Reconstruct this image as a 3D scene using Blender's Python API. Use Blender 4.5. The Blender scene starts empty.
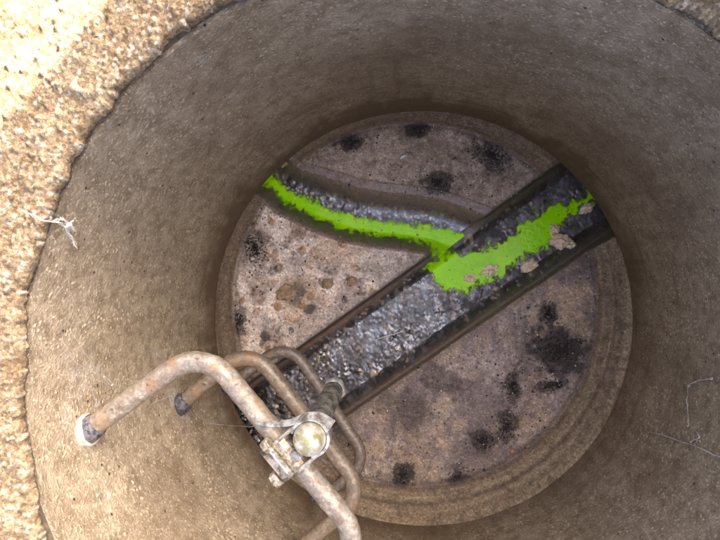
import bpy, bmesh, math, random
import numpy as np
from mathutils import Vector, Matrix

# ------------------------------------------------------------------ camera, sky, sun, exposure
S = bpy.context.scene
COL = S.collection
F_PX, CAM, TX, TY = 541.0, (-0.02087, 0.1216, 0.53316), 0.08603, -0.01839   # fitted to the two rings of the shaft
cam_data = bpy.data.cameras.new('camera')
cam_data.sensor_width = 36.0
cam_data.lens = 36.0 * F_PX / 720.0
cam_data.clip_start = 0.02
cam_data.clip_end = 500.0
cam = bpy.data.objects.new('camera', cam_data)
COL.objects.link(cam)
ROT = Matrix.Rotation(TX, 3, 'Y') @ Matrix.Rotation(TY, 3, 'X')
cam.matrix_world = Matrix.Translation(CAM) @ ROT.to_4x4()
S.camera = cam

SUN_AZ = math.atan2(0.72, 0.69)          # horizontal direction towards the sun (x right, y up in the picture)
SUN_EL = math.radians(35)
world = bpy.data.worlds.new('World')
S.world = world
world.use_nodes = True
wn = world.node_tree
bg = wn.nodes['Background']
sky = wn.nodes.new('ShaderNodeTexSky')
sky.sky_type = 'NISHITA'
sky.sun_disc = False
sky.sun_elevation = SUN_EL
sky.sun_rotation = math.pi / 2 - SUN_AZ
sky.air_density = 0.28
sky.dust_density = 5.5
sky.ozone_density = 0.0
wn.links.new(sky.outputs['Color'], bg.inputs['Color'])
bg.inputs['Strength'].default_value = 0.15
sun_data = bpy.data.lights.new('sun', 'SUN')
sun_data.energy = 4.0
sun_data.angle = math.radians(0.5)
sun_data.color = (1.0, 0.93, 0.82)
sun = bpy.data.objects.new('sun', sun_data)
COL.objects.link(sun)
to_sun = Vector((math.cos(SUN_AZ) * math.cos(SUN_EL), math.sin(SUN_AZ) * math.cos(SUN_EL), math.sin(SUN_EL)))
sun.rotation_euler = to_sun.to_track_quat('Z', 'Y').to_euler()
sun.location = to_sun * 6
S.view_settings.view_transform = 'Standard'
S.view_settings.look = 'None'
S.view_settings.gamma = 1.0
S.view_settings.use_curve_mapping = False
S.view_settings.exposure = 3.3

# ------------------------------------------------------------------ helpers
random.seed(5)
R = 0.42                 # inner radius of the shaft
Z_WALL = -0.565          # bottom edge of the shaft wall
Z_PLATE = -0.600         # benching level
U = np.array([0.815, 0.58]); U /= np.linalg.norm(U)     # along the main channel
N = np.array([-U[1], U[0]])                             # across it
PC = np.array([-0.014, 0.026]); PR = 0.381              # benching disc

def P(x, y, z):
    """photo pixel -> point on the level z"""
    d = ROT @ Vector(((x - 360) / F_PX, -(y - 270) / F_PX, -1.0))
    t = (z - CAM[2]) / d.z
    return Vector((CAM[0] + t * d.x, CAM[1] + t * d.y, z))

def ss(x, a=0.0, b=1.0):
    t = np.clip((x - a) / (b - a), 0, 1)
    return t * t * (3 - 2 * t)

def hsh(i, j, seed):
    h = (i.astype(np.int64) * 374761393 + j.astype(np.int64) * 668265263 + seed * 1442695041) & 0xffffffff
    h = ((h ^ (h >> 13)) * 1274126177) & 0xffffffff
    h = h ^ (h >> 16)
    return (h & 0xffff) / 65535.0

def vnoise(x, y, seed):
    i, j = np.floor(x), np.floor(y)
    fx, fy = x - i, y - j
    fx = fx * fx * (3 - 2 * fx); fy = fy * fy * (3 - 2 * fy)
    a, b, c, d = hsh(i, j, seed), hsh(i + 1, j, seed), hsh(i, j + 1, seed), hsh(i + 1, j + 1, seed)
    return (a * (1 - fx) + b * fx) * (1 - fy) + (c * (1 - fx) + d * fx) * fy

def fbm(x, y, size, octs=4, seed=0, gain=0.5):
    """noise in 0..1; size = metres of the largest feature"""
    s, amp, tot = 0, 1.0, 0.0
    f = 1.0 / size
    for o in range(octs):
        ca, sa = math.cos(0.55 + 1.1 * o), math.sin(0.55 + 1.1 * o)
        s = s + amp * vnoise((x * ca - y * sa) * f + 17.3 * o, (x * sa + y * ca) * f - 9.1 * o, seed + o * 31)
        tot += amp; amp *= gain; f *= 2.03
    return s / tot

def cells(x, y, size, seed=0):
    """distance to the nearest jittered cell point, in cells, and that cell's random value"""
    x, y = x / size, y / size
    i, j = np.floor(x), np.floor(y)
    best = np.full(x.shape, 9.0); val = np.zeros(x.shape)
    for di in (-1, 0, 1):
        for dj in (-1, 0, 1):
            px = i + di + hsh(i + di, j + dj, seed)
            py = j + dj + hsh(i + di, j + dj, seed + 7)
            d = np.hypot(px - x, py - y)
            k = d < best
            best = np.where(k, d, best)
            val = np.where(k, hsh(i + di, j + dj, seed + 13), val)
    return best, val

def link(name, me, mat=None, parent=None):
    o = bpy.data.objects.new(name, me)
    COL.objects.link(o)
    if mat: me.materials.append(mat)
    if parent: o.parent = parent
    return o

def tag(o, label=None, cat=None, group=None, kind=None):
    if label: o['label'] = label
    if cat: o['category'] = cat
    if group: o['group'] = group
    if kind: o['kind'] = kind
    return o

def thing(name, label, cat, group=None, loc=(0, 0, 0)):
    o = bpy.data.objects.new(name, None)
    o.empty_display_size = 0.05
    COL.objects.link(o)
    o.location = loc
    return tag(o, label, cat, group)

def mesh_np(name, co, quads, col=None, extra=None, smooth=True):
    me = bpy.data.meshes.new(name)
    n, q = len(co), len(quads)
    me.vertices.add(n); me.vertices.foreach_set('co', np.ascontiguousarray(co, dtype=np.float32).ravel())
    me.loops.add(q * 4); me.loops.foreach_set('vertex_index', np.ascontiguousarray(quads, dtype=np.int32).ravel())
    me.polygons.add(q)
    me.polygons.foreach_set('loop_start', np.arange(0, q * 4, 4, dtype=np.int32))
    me.update(calc_edges=True)
    me.polygons.foreach_set('use_smooth', np.full(q, smooth))
    if col is not None:
        a = me.color_attributes.new('Col', 'FLOAT_COLOR', 'POINT')
        a.data.foreach_set('color', np.c_[col, np.ones(n)].astype(np.float32).ravel())
    for k, v in (extra or {}).items():
        a = me.attributes.new(k, 'FLOAT', 'POINT')
        a.data.foreach_set('value', v.astype(np.float32))
    me.validate()
    return me

def sub(co, quads, keep, col=None, extra=None):
    """the faces of a sheet selected by keep, with only their own vertices"""
    q = quads[keep]
    used = np.unique(q)
    remap = np.zeros(len(co), np.int64); remap[used] = np.arange(len(used))
    return co[used], remap[q], (None if col is None else col[used]), {k: v[used] for k, v in (extra or {}).items()}

def tube(pts, rad, seg=14, cap=True, wob=0.0, seed=0):
    """round bar along pts (list of Vector), radius a number or a list"""
    bm = bmesh.new()
    rnd = random.Random(seed)
    n = len(pts)
    rings = []
    t0 = (pts[1] - pts[0]).normalized()
    up = t0.orthogonal().normalized()
    for i, p in enumerate(pts):
        t = (pts[min(i + 1, n - 1)] - pts[max(i - 1, 0)]).normalized()
        up = (up - t * up.dot(t)).normalized()
        b = t.cross(up)
        r = rad[i] if isinstance(rad, (list, tuple)) else rad
        rings.append([bm.verts.new(p + (up * math.cos(a) + b * math.sin(a)) * r * (1 + wob * rnd.uniform(-1, 1)))
                      for a in (2 * math.pi * k / seg for k in range(seg))])
    for i in range(n - 1):
        for k in range(seg):
            bm.faces.new((rings[i][k], rings[i][(k + 1) % seg], rings[i + 1][(k + 1) % seg], rings[i + 1][k]))
    if cap:
        bm.faces.new(rings[0][::-1]); bm.faces.new(rings[-1])
    for f in bm.faces: f.smooth = True
    bm.normal_update()
    return bm

def bm_obj(name, bm, mat, parent=None):
    me = bpy.data.meshes.new(name)
    bm.to_mesh(me); bm.free()
    return link(name, me, mat, parent)

def add_box(bm, c, ax, ay, az, bev=0.0):
    """box centred at c with half-axes ax, ay, az (Vectors)"""
    v = [bm.verts.new(c + ax * sx + ay * sy + az * sz) for sx in (-1, 1) for sy in (-1, 1) for sz in (-1, 1)]
    fs = [bm.faces.new([v[i] for i in q]) for q in ((0, 1, 3, 2), (4, 6, 7, 5), (0, 4, 5, 1), (2, 3, 7, 6), (0, 2, 6, 4), (1, 5, 7, 3))]
    bmesh.ops.recalc_face_normals(bm, faces=fs)
    if bev:
        es = list({e for f in fs for e in f.edges})
        bmesh.ops.bevel(bm, geom=es, offset=bev, segments=2, affect='EDGES', profile=0.5)

def lump(name, c, rx, ry, rz, mat, parent=None, seed=0, sub_=3, rough=0.35, rot=0.0, sink=0.25):
    """an uneven little stone or clump resting at c"""
    bm = bmesh.new()
    bmesh.ops.create_icosphere(bm, subdivisions=sub_, radius=1.0)
    rnd = random.Random(seed)
    o = Vector((rnd.uniform(0, 50), rnd.uniform(0, 50), rnd.uniform(0, 50)))
    from mathutils import noise
    ca, sa = math.cos(rot), math.sin(rot)
    for v in bm.verts:
        k = 1 + rough * noise.noise(v.co * 1.6 + o) + rough * 0.6 * noise.noise(v.co * 4.1 + o)
        p = v.co * k
        x, y, z = p.x * rx, p.y * ry, p.z * rz
        v.co = Vector((x * ca - y * sa, x * sa + y * ca, z + rz * (1 - sink)))
    for f in bm.faces: f.smooth = True
    ob = bm_obj(name, bm, mat, parent)
    ob.location = c
    return ob

# ------------------------------------------------------------------ materials
def new_mat(name):
    m = bpy.data.materials.new(name); m.use_nodes = True
    nt = m.node_tree
    return m, nt, nt.nodes['Principled BSDF'], nt.nodes.new('ShaderNodeTexCoord')

def nnoise(nt, tc, scale, detail=4, rough=0.55, dist=0.0, coord='Object'):
    n = nt.nodes.new('ShaderNodeTexNoise')
    n.inputs['Scale'].default_value = scale; n.inputs['Detail'].default_value = detail
    n.inputs['Roughness'].default_value = rough; n.inputs['Distortion'].default_value = dist
    nt.links.new(tc.outputs[coord], n.inputs['Vector'])
    return n

def nramp(nt, src, stops):
    r = nt.nodes.new('ShaderNodeValToRGB')
    e = r.color_ramp.elements
    while len(e) > 1: e.remove(e[-1])
    for i, (p, c) in enumerate(stops):
        if i == 0: el = e[0]; el.position = p
        else: el = e.new(p)
        el.color = (c if len(c) == 4 else (*c, 1)) if isinstance(c, tuple) else (c, c, c, 1)
    nt.links.new(src, r.inputs['Fac'])
    return r

def nmix(nt, fac, a, b, mode='MIX'):
    m = nt.nodes.new('ShaderNodeMix'); m.data_type = 'RGBA'; m.blend_type = mode
    for v, s in ((fac, m.inputs[0]), (a, m.inputs[6]), (b, m.inputs[7])):
        if hasattr(v, 'is_linked') or hasattr(v, 'links'): nt.links.new(v, s)
        elif isinstance(v, tuple): s.default_value = (*v, 1)
        else: s.default_value = v
    return m.outputs[2]

def nbump(nt, bsdf, h, strength, dist, prev=None):
    b = nt.nodes.new('ShaderNodeBump')
    b.inputs['Strength'].default_value = strength; b.inputs['Distance'].default_value = dist
    nt.links.new(h, b.inputs['Height'])
    if prev: nt.links.new(prev, b.inputs['Normal'])
    nt.links.new(b.outputs['Normal'], bsdf.inputs['Normal'])
    return b.outputs['Normal']

def voro(nt, tc, scale, feature='F1', rand=1.0):
    v = nt.nodes.new('ShaderNodeTexVoronoi'); v.feature = feature
    v.inputs['Scale'].default_value = scale; v.inputs['Randomness'].default_value = rand
    nt.links.new(tc.outputs['Object'], v.inputs['Vector'])
    return v

def mat_concrete():
    """cast shaft wall: grey brown paste, pale sand grains and quartz specks, stains, pin holes"""
    m, nt, b, tc = new_mat('shaft_concrete')
    base = nramp(nt, nnoise(nt, tc, 5, 5, 0.6).outputs['Fac'], [(0.3, (0.285, 0.220, 0.140)), (0.7, (0.400, 0.322, 0.218))])
    grain = nnoise(nt, tc, 260, 3, 0.7)
    c = nmix(nt, nramp(nt, grain.outputs['Fac'], [(0.40, 0.0), (0.66, 0.9)]).outputs['Color'], base.outputs['Color'], (0.48, 0.385, 0.265))
    c = nmix(nt, nramp(nt, nnoise(nt, tc, 48, 4, 0.7).outputs['Fac'], [(0.36, 0.75), (0.60, 0.0)]).outputs['Color'], c, (0.18, 0.125, 0.070))
    fl = nnoise(nt, tc, 270, 2, 0.6, 0.4)
    c = nmix(nt, nramp(nt, fl.outputs['Fac'], [(0.625, 0.0), (0.66, 0.85)]).outputs['Color'], c, (0.66, 0.53, 0.34))
    v = voro(nt, tc, 150)
    dn = nnoise(nt, tc, 230, 3, 0.7)
    vm = nt.nodes.new('ShaderNodeVectorMath'); vm.operation = 'MULTIPLY_ADD'
    nt.links.new(dn.outputs['Color'], vm.inputs[0]); vm.inputs[1].default_value = (0.007, 0.007, 0.007)
    nt.links.new(tc.outputs['Object'], vm.inputs[2]); nt.links.new(vm.outputs[0], v.inputs['Vector'])
    clus = nnoise(nt, tc, 14, 4, 0.65)
    thr = nt.nodes.new('ShaderNodeMath'); thr.operation = 'MULTIPLY'
    nt.links.new(nramp(nt, v.outputs['Distance'], [(0.20, 1.0), (0.42, 0.0)]).outputs['Color'], thr.inputs[0])
    nt.links.new(nramp(nt, clus.outputs['Fac'], [(0.36, 0.12), (0.60, 1.0)]).outputs['Color'], thr.inputs[1])
    th2 = nt.nodes.new('ShaderNodeMath'); th2.operation = 'MULTIPLY'
    nt.links.new(thr.outputs[0], th2.inputs[0])
    sel = nt.nodes.new('ShaderNodeSeparateColor'); nt.links.new(v.outputs['Color'], sel.inputs[0])
    nt.links.new(nramp(nt, sel.outputs[0], [(0.45, 0.0), (0.6, 1.0)]).outputs['Color'], th2.inputs[1])
    c = nmix(nt, th2.outputs[0], c, (0.70, 0.57, 0.38))
    v2 = voro(nt, tc, 75)
    s2 = nt.nodes.new('ShaderNodeSeparateColor'); nt.links.new(v2.outputs['Color'], s2.inputs[0])
    pit = nt.nodes.new('ShaderNodeMath'); pit.operation = 'MULTIPLY'
    nt.links.new(nramp(nt, v2.outputs['Distance'], [(0.10, 1.0), (0.17, 0.0)]).outputs['Color'], pit.inputs[0])
    nt.links.new(nramp(nt, s2.outputs[1], [(0.80, 0.0), (0.84, 1.0)]).outputs['Color'], pit.inputs[1])
    c = nmix(nt, pit.outputs[0], c, (0.03, 0.025, 0.02))
    # stain_shade: ragged rusty band towards the foot, plus shade painted on the top side
    at = nt.nodes.new('ShaderNodeAttribute'); at.attribute_name = 'stain_shade'
    c = nmix(nt, at.outputs['Fac'], c, (0.130, 0.080, 0.040))
    at2 = nt.nodes.new('ShaderNodeAttribute'); at2.attribute_name = 'lime'
    lg = nt.nodes.new('ShaderNodeMath'); lg.operation = 'MULTIPLY'
    nt.links.new(at2.outputs['Fac'], lg.inputs[0])
    nt.links.new(nramp(nt, nnoise(nt, tc, 150, 4, 0.75).outputs['Fac'], [(0.42, 0.1), (0.6, 1.0)]).outputs['Color'], lg.inputs[1])
    c = nmix(nt, lg.outputs[0], c, (0.68, 0.65, 0.58))
    nt.links.new(c, b.inputs['Base Color'])
    b.inputs['Roughness'].default_value = 0.85
    b.inputs['Specular IOR Level'].default_value = 0.35
    n1 = nbump(nt, b, grain.outputs['Fac'], 0.8, 0.004)
    n2_ = nbump(nt, b, fl.outputs['Fac'], 0.5, 0.003, n1)
    nbump(nt, b, th2.outputs[0], 0.6, 0.002, n2_)
    return m

def mat_attr(name, var=0.35, scale=320, bump=0.4, bdist=0.002, rough=None, spec=0.5, coat=0.0, spk=0.55, ior=1.5):
    m, nt, b, tc = new_mat(name)
    b.inputs['Coat Roughness'].default_value = 0.06
    b.inputs['IOR'].default_value = ior
    at = nt.nodes.new('ShaderNodeAttribute'); at.attribute_name = 'Col'
    n = nnoise(nt, tc, scale, 4, 0.7)
    c = nmix(nt, 1.0, at.outputs['Color'], nramp(nt, n.outputs['Fac'], [(0.3, 1 - var), (0.7, 1 + var)]).outputs['Color'], 'MULTIPLY')
    v = voro(nt, tc, scale * 0.75)
    sc = nt.nodes.new('ShaderNodeSeparateColor'); nt.links.new(v.outputs['Color'], sc.inputs[0])
    c = nmix(nt, spk, c, nmix(nt, 1.0, c, nramp(nt, sc.outputs[0], [(0.0, 0.25), (0.35, 0.8), (0.7, 1.1), (1.0, 2.2)]).outputs['Color'], 'MULTIPLY'))
    nt.links.new(c, b.inputs['Base Color'])
    ar = nt.nodes.new('ShaderNodeAttribute'); ar.attribute_name = 'rough'
    nt.links.new(ar.outputs['Fac'], b.inputs['Roughness'])
    if coat: nt.links.new(nramp(nt, ar.outputs['Fac'], [(0.16, coat), (0.28, 0.0)]).outputs['Color'], b.inputs['Coat Weight'])
    b.inputs['Specular IOR Level'].default_value = spec
    nbump(nt, b, n.outputs['Fac'], bump, bdist)
    return m

def mat_plain(name, c1, c2, scale, rough=0.6, metal=0.0, bump=0.3, bdist=0.002, lo=0.4, hi=0.6, spec=0.5):
    m, nt, b, tc = new_mat(name)
    n = nnoise(nt, tc, scale, 5, 0.65)
    nt.links.new(nramp(nt, n.outputs['Fac'], [(lo, c1), (hi, c2)]).outputs['Color'], b.inputs['Base Color'])
    b.inputs['Roughness'].default_value = rough; b.inputs['Metallic'].default_value = metal
    b.inputs['Specular IOR Level'].default_value = spec
    if bump: nbump(nt, b, n.outputs['Fac'], bump, bdist)
    return m

def mat_iron(name, rust=0.5, pale=(0.36, 0.305, 0.235)):
    """galvanised step iron: chalky zinc, rust blooms, dark pits"""
    m, nt, b, tc = new_mat(name)
    n1 = nnoise(nt, tc, 26, 5, 0.7, 0.3)
    n2 = nnoise(nt, tc, 120, 4, 0.75)
    n3 = nnoise(nt, tc, 60, 3, 0.6)
    c = nramp(nt, n2.outputs['Fac'], [(0.34, (0.20, 0.13, 0.08)), (0.47, tuple(k * 0.70 for k in pale)), (0.60, pale), (0.68, tuple(min(0.85, k * 1.6) for k in pale))]).outputs['Color']
    c = nmix(nt, nramp(nt, n1.outputs['Fac'], [(0.62 - 0.22 * rust, 0.0), (0.74 - 0.18 * rust, 0.85)]).outputs['Color'], c, (0.34, 0.20, 0.095))
    c = nmix(nt, nramp(nt, n3.outputs['Fac'], [(0.64, 0.0), (0.70, 0.85)]).outputs['Color'], c, (0.075, 0.05, 0.035))
    nt.links.new(c, b.inputs['Base Color'])
    b.inputs['Roughness'].default_value = 0.42
    b.inputs['Metallic'].default_value = 0.25
    nbump(nt, b, n2.outputs['Fac'], 0.6, 0.002)
    return m

M = {}
M['wall'] = mat_concrete()
M['floor'] = mat_attr('benching_mortar', 0.5, 300, 0.6, 0.0024, spec=0.6, spk=0.32)
M['bed'] = mat_attr('wet_silt', 0.45, 260, 0.30, 0.0014, spec=1.0, coat=1.0, spk=0.3, ior=1.65)
M['mortar'] = mat_attr('coarse_mortar', 0.35, 480, 0.7, 0.0030, spec=0.3)
M['gap'] = mat_plain('joint_dark_brown', (0.045, 0.030, 0.018), (0.10, 0.068, 0.042), 90, 0.8)
M['ground'] = mat_plain('dry_soil', (0.16, 0.12, 0.075), (0.34, 0.26, 0.17), 9, 0.95, bump=0.6, bdist=0.02)
M['slab'] = mat_plain('grey_board', (0.11, 0.10, 0.09), (0.16, 0.145, 0.13), 18, 0.8)
M['iron1'] = mat_iron('step_iron_chalky', 0.35)
M['iron2'] = mat_iron('step_iron_rusty', 0.55, (0.32, 0.26, 0.19))
M['iron3'] = mat_iron('step_iron_grey', 0.25, (0.30, 0.25, 0.205))
M['sleeve'] = mat_plain('black_sleeve', (0.02, 0.02, 0.022), (0.16, 0.15, 0.16), 220, 0.4, bump=0.8)
M['cream'] = mat_plain('cream_grout', (0.30, 0.23, 0.15), (0.62, 0.55, 0.44), 90, 0.75)
M['zinc'] = mat_plain('zinc_clamp', (0.20, 0.17, 0.13), (0.66, 0.64, 0.58), 110, 0.35, 0.55)
M['brass'] = mat_plain('dull_brass', (0.22, 0.15, 0.07), (0.60, 0.54, 0.42), 150, 0.3, 0.5)
M['dome'] = mat_plain('dome_enamel', (0.34, 0.30, 0.14), (0.66, 0.63, 0.52), 85, 0.2, 0.35, bump=0.35, spec=1.0)
M['tube'] = mat_plain('grey_tube', (0.055, 0.052, 0.045), (0.20, 0.185, 0.155), 75, 0.5, 0.2, bump=0.5)
M['tip'] = mat_plain('tip_zinc', (0.35, 0.35, 0.33), (0.66, 0.66, 0.64), 110, 0.35, 0.4)
M['crust'] = mat_plain('black_crust', (0.016, 0.012, 0.010), (0.055, 0.042, 0.035), 150, 0.7)
M['pale'] = mat_plain('pale_clump', (0.70, 0.50, 0.28), (0.93, 0.80, 0.58), 170, 0.3, bump=0.9)
M['white'] = mat_plain('white_bit', (0.62, 0.60, 0.54), (0.82, 0.80, 0.74), 140, 0.6)
M['brown'] = mat_plain('brown_stone', (0.24, 0.15, 0.08), (0.44, 0.32, 0.20), 120, 0.75, bump=0.6)
M['web'] = mat_plain('web_silk', (0.42, 0.38, 0.33), (0.66, 0.62, 0.56), 200, 0.7, bump=0)
M['orange'] = mat_plain('orange_bit', (0.5, 0.17, 0.06), (0.62, 0.28, 0.12), 200, 0.6)
M['worm'] = mat_plain('worm_skin', (0.30, 0.24, 0.2), (0.44, 0.36, 0.31), 200, 0.3)

def mat_water():
    m, nt, b, tc = new_mat('dyed_water')
    n = nnoise(nt, tc, 38, 4, 0.6, 0.4)
    at = nt.nodes.new('ShaderNodeAttribute'); at.attribute_name = 'depth'
    c = nmix(nt, at.outputs['Fac'], (0.30, 0.52, 0.010), (0.36, 0.90, 0.004))
    c = nmix(nt, nramp(nt, n.outputs['Fac'], [(0.40, 0.0), (0.70, 0.8)]).outputs['Color'], c, (0.52, 0.97, 0.006))
    nt.links.new(c, b.inputs['Base Color'])
    b.inputs['Roughness'].default_value = 0.10
    b.inputs['IOR'].default_value = 1.33
    al = nt.nodes.new('ShaderNodeMath'); al.operation = 'ADD'; al.use_clamp = True
    nt.links.new(nramp(nt, at.outputs['Fac'], [(0.05, 0.0), (0.35, 0.4), (0.9, 0.97)]).outputs['Color'], al.inputs[0])
    nt.links.new(nramp(nt, nnoise(nt, tc, 75, 4, 0.65).outputs['Fac'], [(0.42, 0.0), (0.6, 0.01)]).outputs['Color'], al.inputs[1])
    nt.links.new(al.outputs[0], b.inputs['Alpha'])
    nbump(nt, b, nnoise(nt, tc, 90, 3).outputs['Fac'], 0.35, 0.003)
    vs_ = voro(nt, tc, 140)
    sc_ = nt.nodes.new('ShaderNodeSeparateColor'); nt.links.new(vs_.outputs['Color'], sc_.inputs[0])
    fk = nt.nodes.new('ShaderNodeMath'); fk.operation = 'MULTIPLY'
    nt.links.new(nramp(nt, vs_.outputs['Distance'], [(0.14, 1.0), (0.24, 0.0)]).outputs['Color'], fk.inputs[0])
    nt.links.new(nramp(nt, sc_.outputs[0], [(0.82, 0.0), (0.86, 0.9)]).outputs['Color'], fk.inputs[1])
    c = nmix(nt, fk.outputs[0], c, nramp(nt, sc_.outputs[1], [(0.45, (0.05, 0.06, 0.01)), (0.55, (0.78, 0.80, 0.45))]).outputs['Color'])
    c = nmix(nt, nramp(nt, nnoise(nt, tc, 22, 4, 0.7).outputs['Fac'], [(0.54, 0.0), (0.72, 0.4)]).outputs['Color'], c, (0.26, 0.50, 0.02))
    nt.links.new(c, b.inputs['Base Color'])
    return m
M['water'] = mat_water()

# ------------------------------------------------------------------ ground with the opening
def polar(rs, zs_fn, nseg, name, mat, parent=None, col_fn=None, flip=False):
    th = np.linspace(0, 2 * np.pi, nseg, endpoint=False)
    return th

def ring_sheet(prof, nseg):
    """prof: list of (r, z); returns base arrays of a surface of revolution"""
    th = np.linspace(0, 2 * np.pi, nseg, endpoint=False)
    pr = np.array(prof)
    n = len(pr)
    TH, I = np.meshgrid(th, np.arange(n))
    rr = pr[I, 0]; zz = pr[I, 1]
    idx = np.arange(n * nseg).reshape(n, nseg)
    a = idx[:-1]; b = np.roll(idx, -1, 1)[:-1]; c = np.roll(idx, -1, 1)[1:]; d = idx[1:]
    return TH, rr.astype(float), zz.astype(float), np.stack([a, d, c, b], -1).reshape(-1, 4)

TH, rr, zz, q = ring_sheet([(0.80, 0.052), (1.0, 0.06), (1.6, 0.05), (3, 0.04), (8, 0.03), (30, 0.0), (120, 0.0), (300, 0.0)], 96)
zz[1:4] += 0.03 * (fbm(rr[1:4] * np.cos(TH[1:4]), rr[1:4] * np.sin(TH[1:4]), 0.5, 3, 3) - 0.5)
me = mesh_np('ground', np.c_[(rr * np.cos(TH)).ravel(), (rr * np.sin(TH)).ravel(), zz.ravel()], q[:, ::-1])
g = tag(link('ground', me, M['ground']), 'bare dry soil round the mortar collar', kind='structure')

# ------------------------------------------------------------------ shaft wall
shaft = thing('manhole_chamber', 'round grey brown concrete manhole chamber with stained benching and two channels', 'manhole')
zs = np.linspace(0.0, Z_WALL, 190)
prof = [(R, z) for z in zs] + [(R + 0.004, Z_WALL - 0.004), (R + 0.09, Z_WALL - 0.004), (R + 0.09, -0.3), (R + 0.09, -0.002), (R + 0.02, -0.0012), (R + 0.004, -0.0004), (R - 0.0002, 0.0004)]
TH, rr, zz, q = ring_sheet(prof, 900)
nw = len(zs)
s_ = TH * R
hn = fbm(s_, zz, 0.05, 5, 11) - 0.5
hn2 = fbm(s_, zz, 0.25, 3, 12) - 0.5
pitd, pitv = cells(s_, zz, 0.02, 5)
seam = np.minimum(TH, 2 * np.pi - TH)
fade = ss(seam, 0.0, 0.05)
disp = hn * 0.0025 + hn2 * 0.006
disp[nw:] = 0
disp = disp * fade * ss(-zz, 0.0, 0.015)
rr = rr - disp
zz[:3] += 0.0
depth = -zz / -Z_WALL
# rusty stained band by the foot, strongest on the left; top side also painted with shade
ang = TH
side = 0.55 + 0.55 * np.clip(np.cos(ang - math.radians(165)), 0, 1) ** 0.7 + 0.45 * np.clip(np.cos(ang - math.radians(80)), 0, 1)  # last term paints shade round the foot on the top side
streak = 0.6 * vnoise(s_ * 43, zz * 4, 21) + 0.4 * vnoise(s_ * 91, zz * 7, 22)
edge = 0.125 + 0.09 * (streak - 0.5) * 2 + 0.06 * (fbm(s_, zz, 0.09, 4, 29) - 0.5) * 2
dist_foot = zz - Z_WALL
stain_shade = (1 - ss(dist_foot, 0.0, np.maximum(edge, 0.05))) * np.clip(side, 0, 1) * (0.55 + 0.6 * fbm(s_, zz, 0.03, 3, 22))
stain_shade += 0.30 * ss(fbm(s_, zz, 0.16, 4, 23), 0.52, 0.72)
drips = 0.6 * vnoise(s_ * 56, zz * 3.4, 24) + 0.4 * vnoise(s_ * 115, zz * 6, 25)
stain_shade += 0.55 * ss(drips, 0.58, 0.74) * ss(dist_foot, 0.50, 0.10) if False else 0.18 * ss(drips, 0.58, 0.76) * (1 - ss(dist_foot, 0.10, 0.50))
tide = 0.085 + 0.02 * (fbm(s_, zz * 0, 0.12, 3, 25) - 0.5)
stain_shade += 0.25 * np.exp(-((dist_foot - tide) / 0.006) ** 2) * (0.3 + fbm(s_, zz, 0.05, 3, 26))
stain_shade += 0.2 * np.exp(-((dist_foot - tide - 0.10) / 0.004) ** 2) * ss(fbm(s_, zz * 0, 0.2, 3, 27), 0.45, 0.65)
stain_shade += 0.30 * np.clip(np.cos(ang - math.radians(75)), 0, 1) * (0.5 + fbm(s_, zz, 0.12, 4, 28))  # painted shade: darkens the top side of the wall
stain_shade = np.clip(stain_shade, 0, 0.9); stain_shade[nw:] = 0
lime = np.zeros_like(stain_shade)
def lime_patch(px, py, Zc, a, b, k, seed):
    p = P(px, py, Zc)
    t0 = math.atan2(p.y, p.x) % (2 * math.pi)
    ds = ((TH - t0 + np.pi) % (2 * np.pi) - np.pi) * R
    dz = zz - Zc
    e = np.hypot(ds / a, dz / b) * 0.8 + 1.5 * (fbm(s_, zz, 0.012, 4, seed) - 0.5) * 2
    return k * (1 - ss(e, 0.1, 1.0))
for i, (px, py, zc, a, b, k) in enumerate([(97, 372, -0.11, 0.03, 0.03, 0.35), (115, 384, -0.13, 0.03, 0.012, 0.45), (175, 400, -0.335, 0.022, 0.03, 0.6),
                                         (186, 415, -0.36, 0.012, 0.012, 0.6), (168, 352, -0.30, 0.012, 0.016, 0.3), (90, 412, -0.08, 0.012, 0.02, 0.4), (218, 70, -0.05, 0.01, 0.008, 0.6)]):
    lime = np.maximum(lime, lime_patch(px, py, zc, a, b, k, 60 + i))
lime[nw:] = 0
me = mesh_np('wall', np.c_[(rr * np.cos(TH)).ravel(), (rr * np.sin(TH)).ravel(), zz.ravel()], q, extra={'stain_shade': stain_shade.ravel(), 'lime': np.clip(lime, 0, 1).ravel()})
link('wall', me, M['wall'], shaft)
# dark brown joint between shaft and collar, set back
TH, rr, zz, q = ring_sheet([(R + 0.0065, -0.004), (R + 0.007, 0.0012), (R + 0.011, 0.0035), (R + 0.03, 0.0050), (R + 0.06, 0.0052)], 720)
rr -= 0.006 * (fbm(TH * R, zz * 3, 0.03, 4, 33) - 0.35) * ss(np.minimum(TH, 2 * np.pi - TH), 0, 0.05)
me = mesh_np('joint', np.c_[(rr * np.cos(TH)).ravel(), (rr * np.sin(TH)).ravel(), zz.ravel()], q)
link('joint', me, M['gap'], shaft)

# ------------------------------------------------------------------ mortar collar on top of the shaft
ctop = [(240, 0), (190, 38), (130, 90), (90, 145), (60, 205), (40, 265), (32, 330), (32, 400), (36, 470), (50, 540), (645, 0), (690, 22), (720, 45)]
an, off = [], []
for px in ctop:
    p = P(px[0], px[1], 0.0)
    an.append(math.atan2(p.y, p.x) % (2 * math.pi)); off.append(math.hypot(p.x, p.y) - R)
o_ = np.argsort(an); an = np.array(an)[o_]; off = np.array(off)[o_]
prof = [(0.055, 0.0060), (0.020, 0.0078), (0.008, 0.0068), (0.003, 0.0065), (0.000, 0.0082), (-0.0005, 0.012), (0.000, 0.017), (0.0013, 0.0195), (0.003, 0.0212)]
r0 = 0.003
for k in range(1, 190):
    r0 += 0.0016 if k < 165 else 0.006
    prof.append((r0, 0.0212 + 0.17 * (r0 - 0.003) * math.exp(-r0 * 2.2) if r0 < 0.37 else 0.050))
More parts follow.
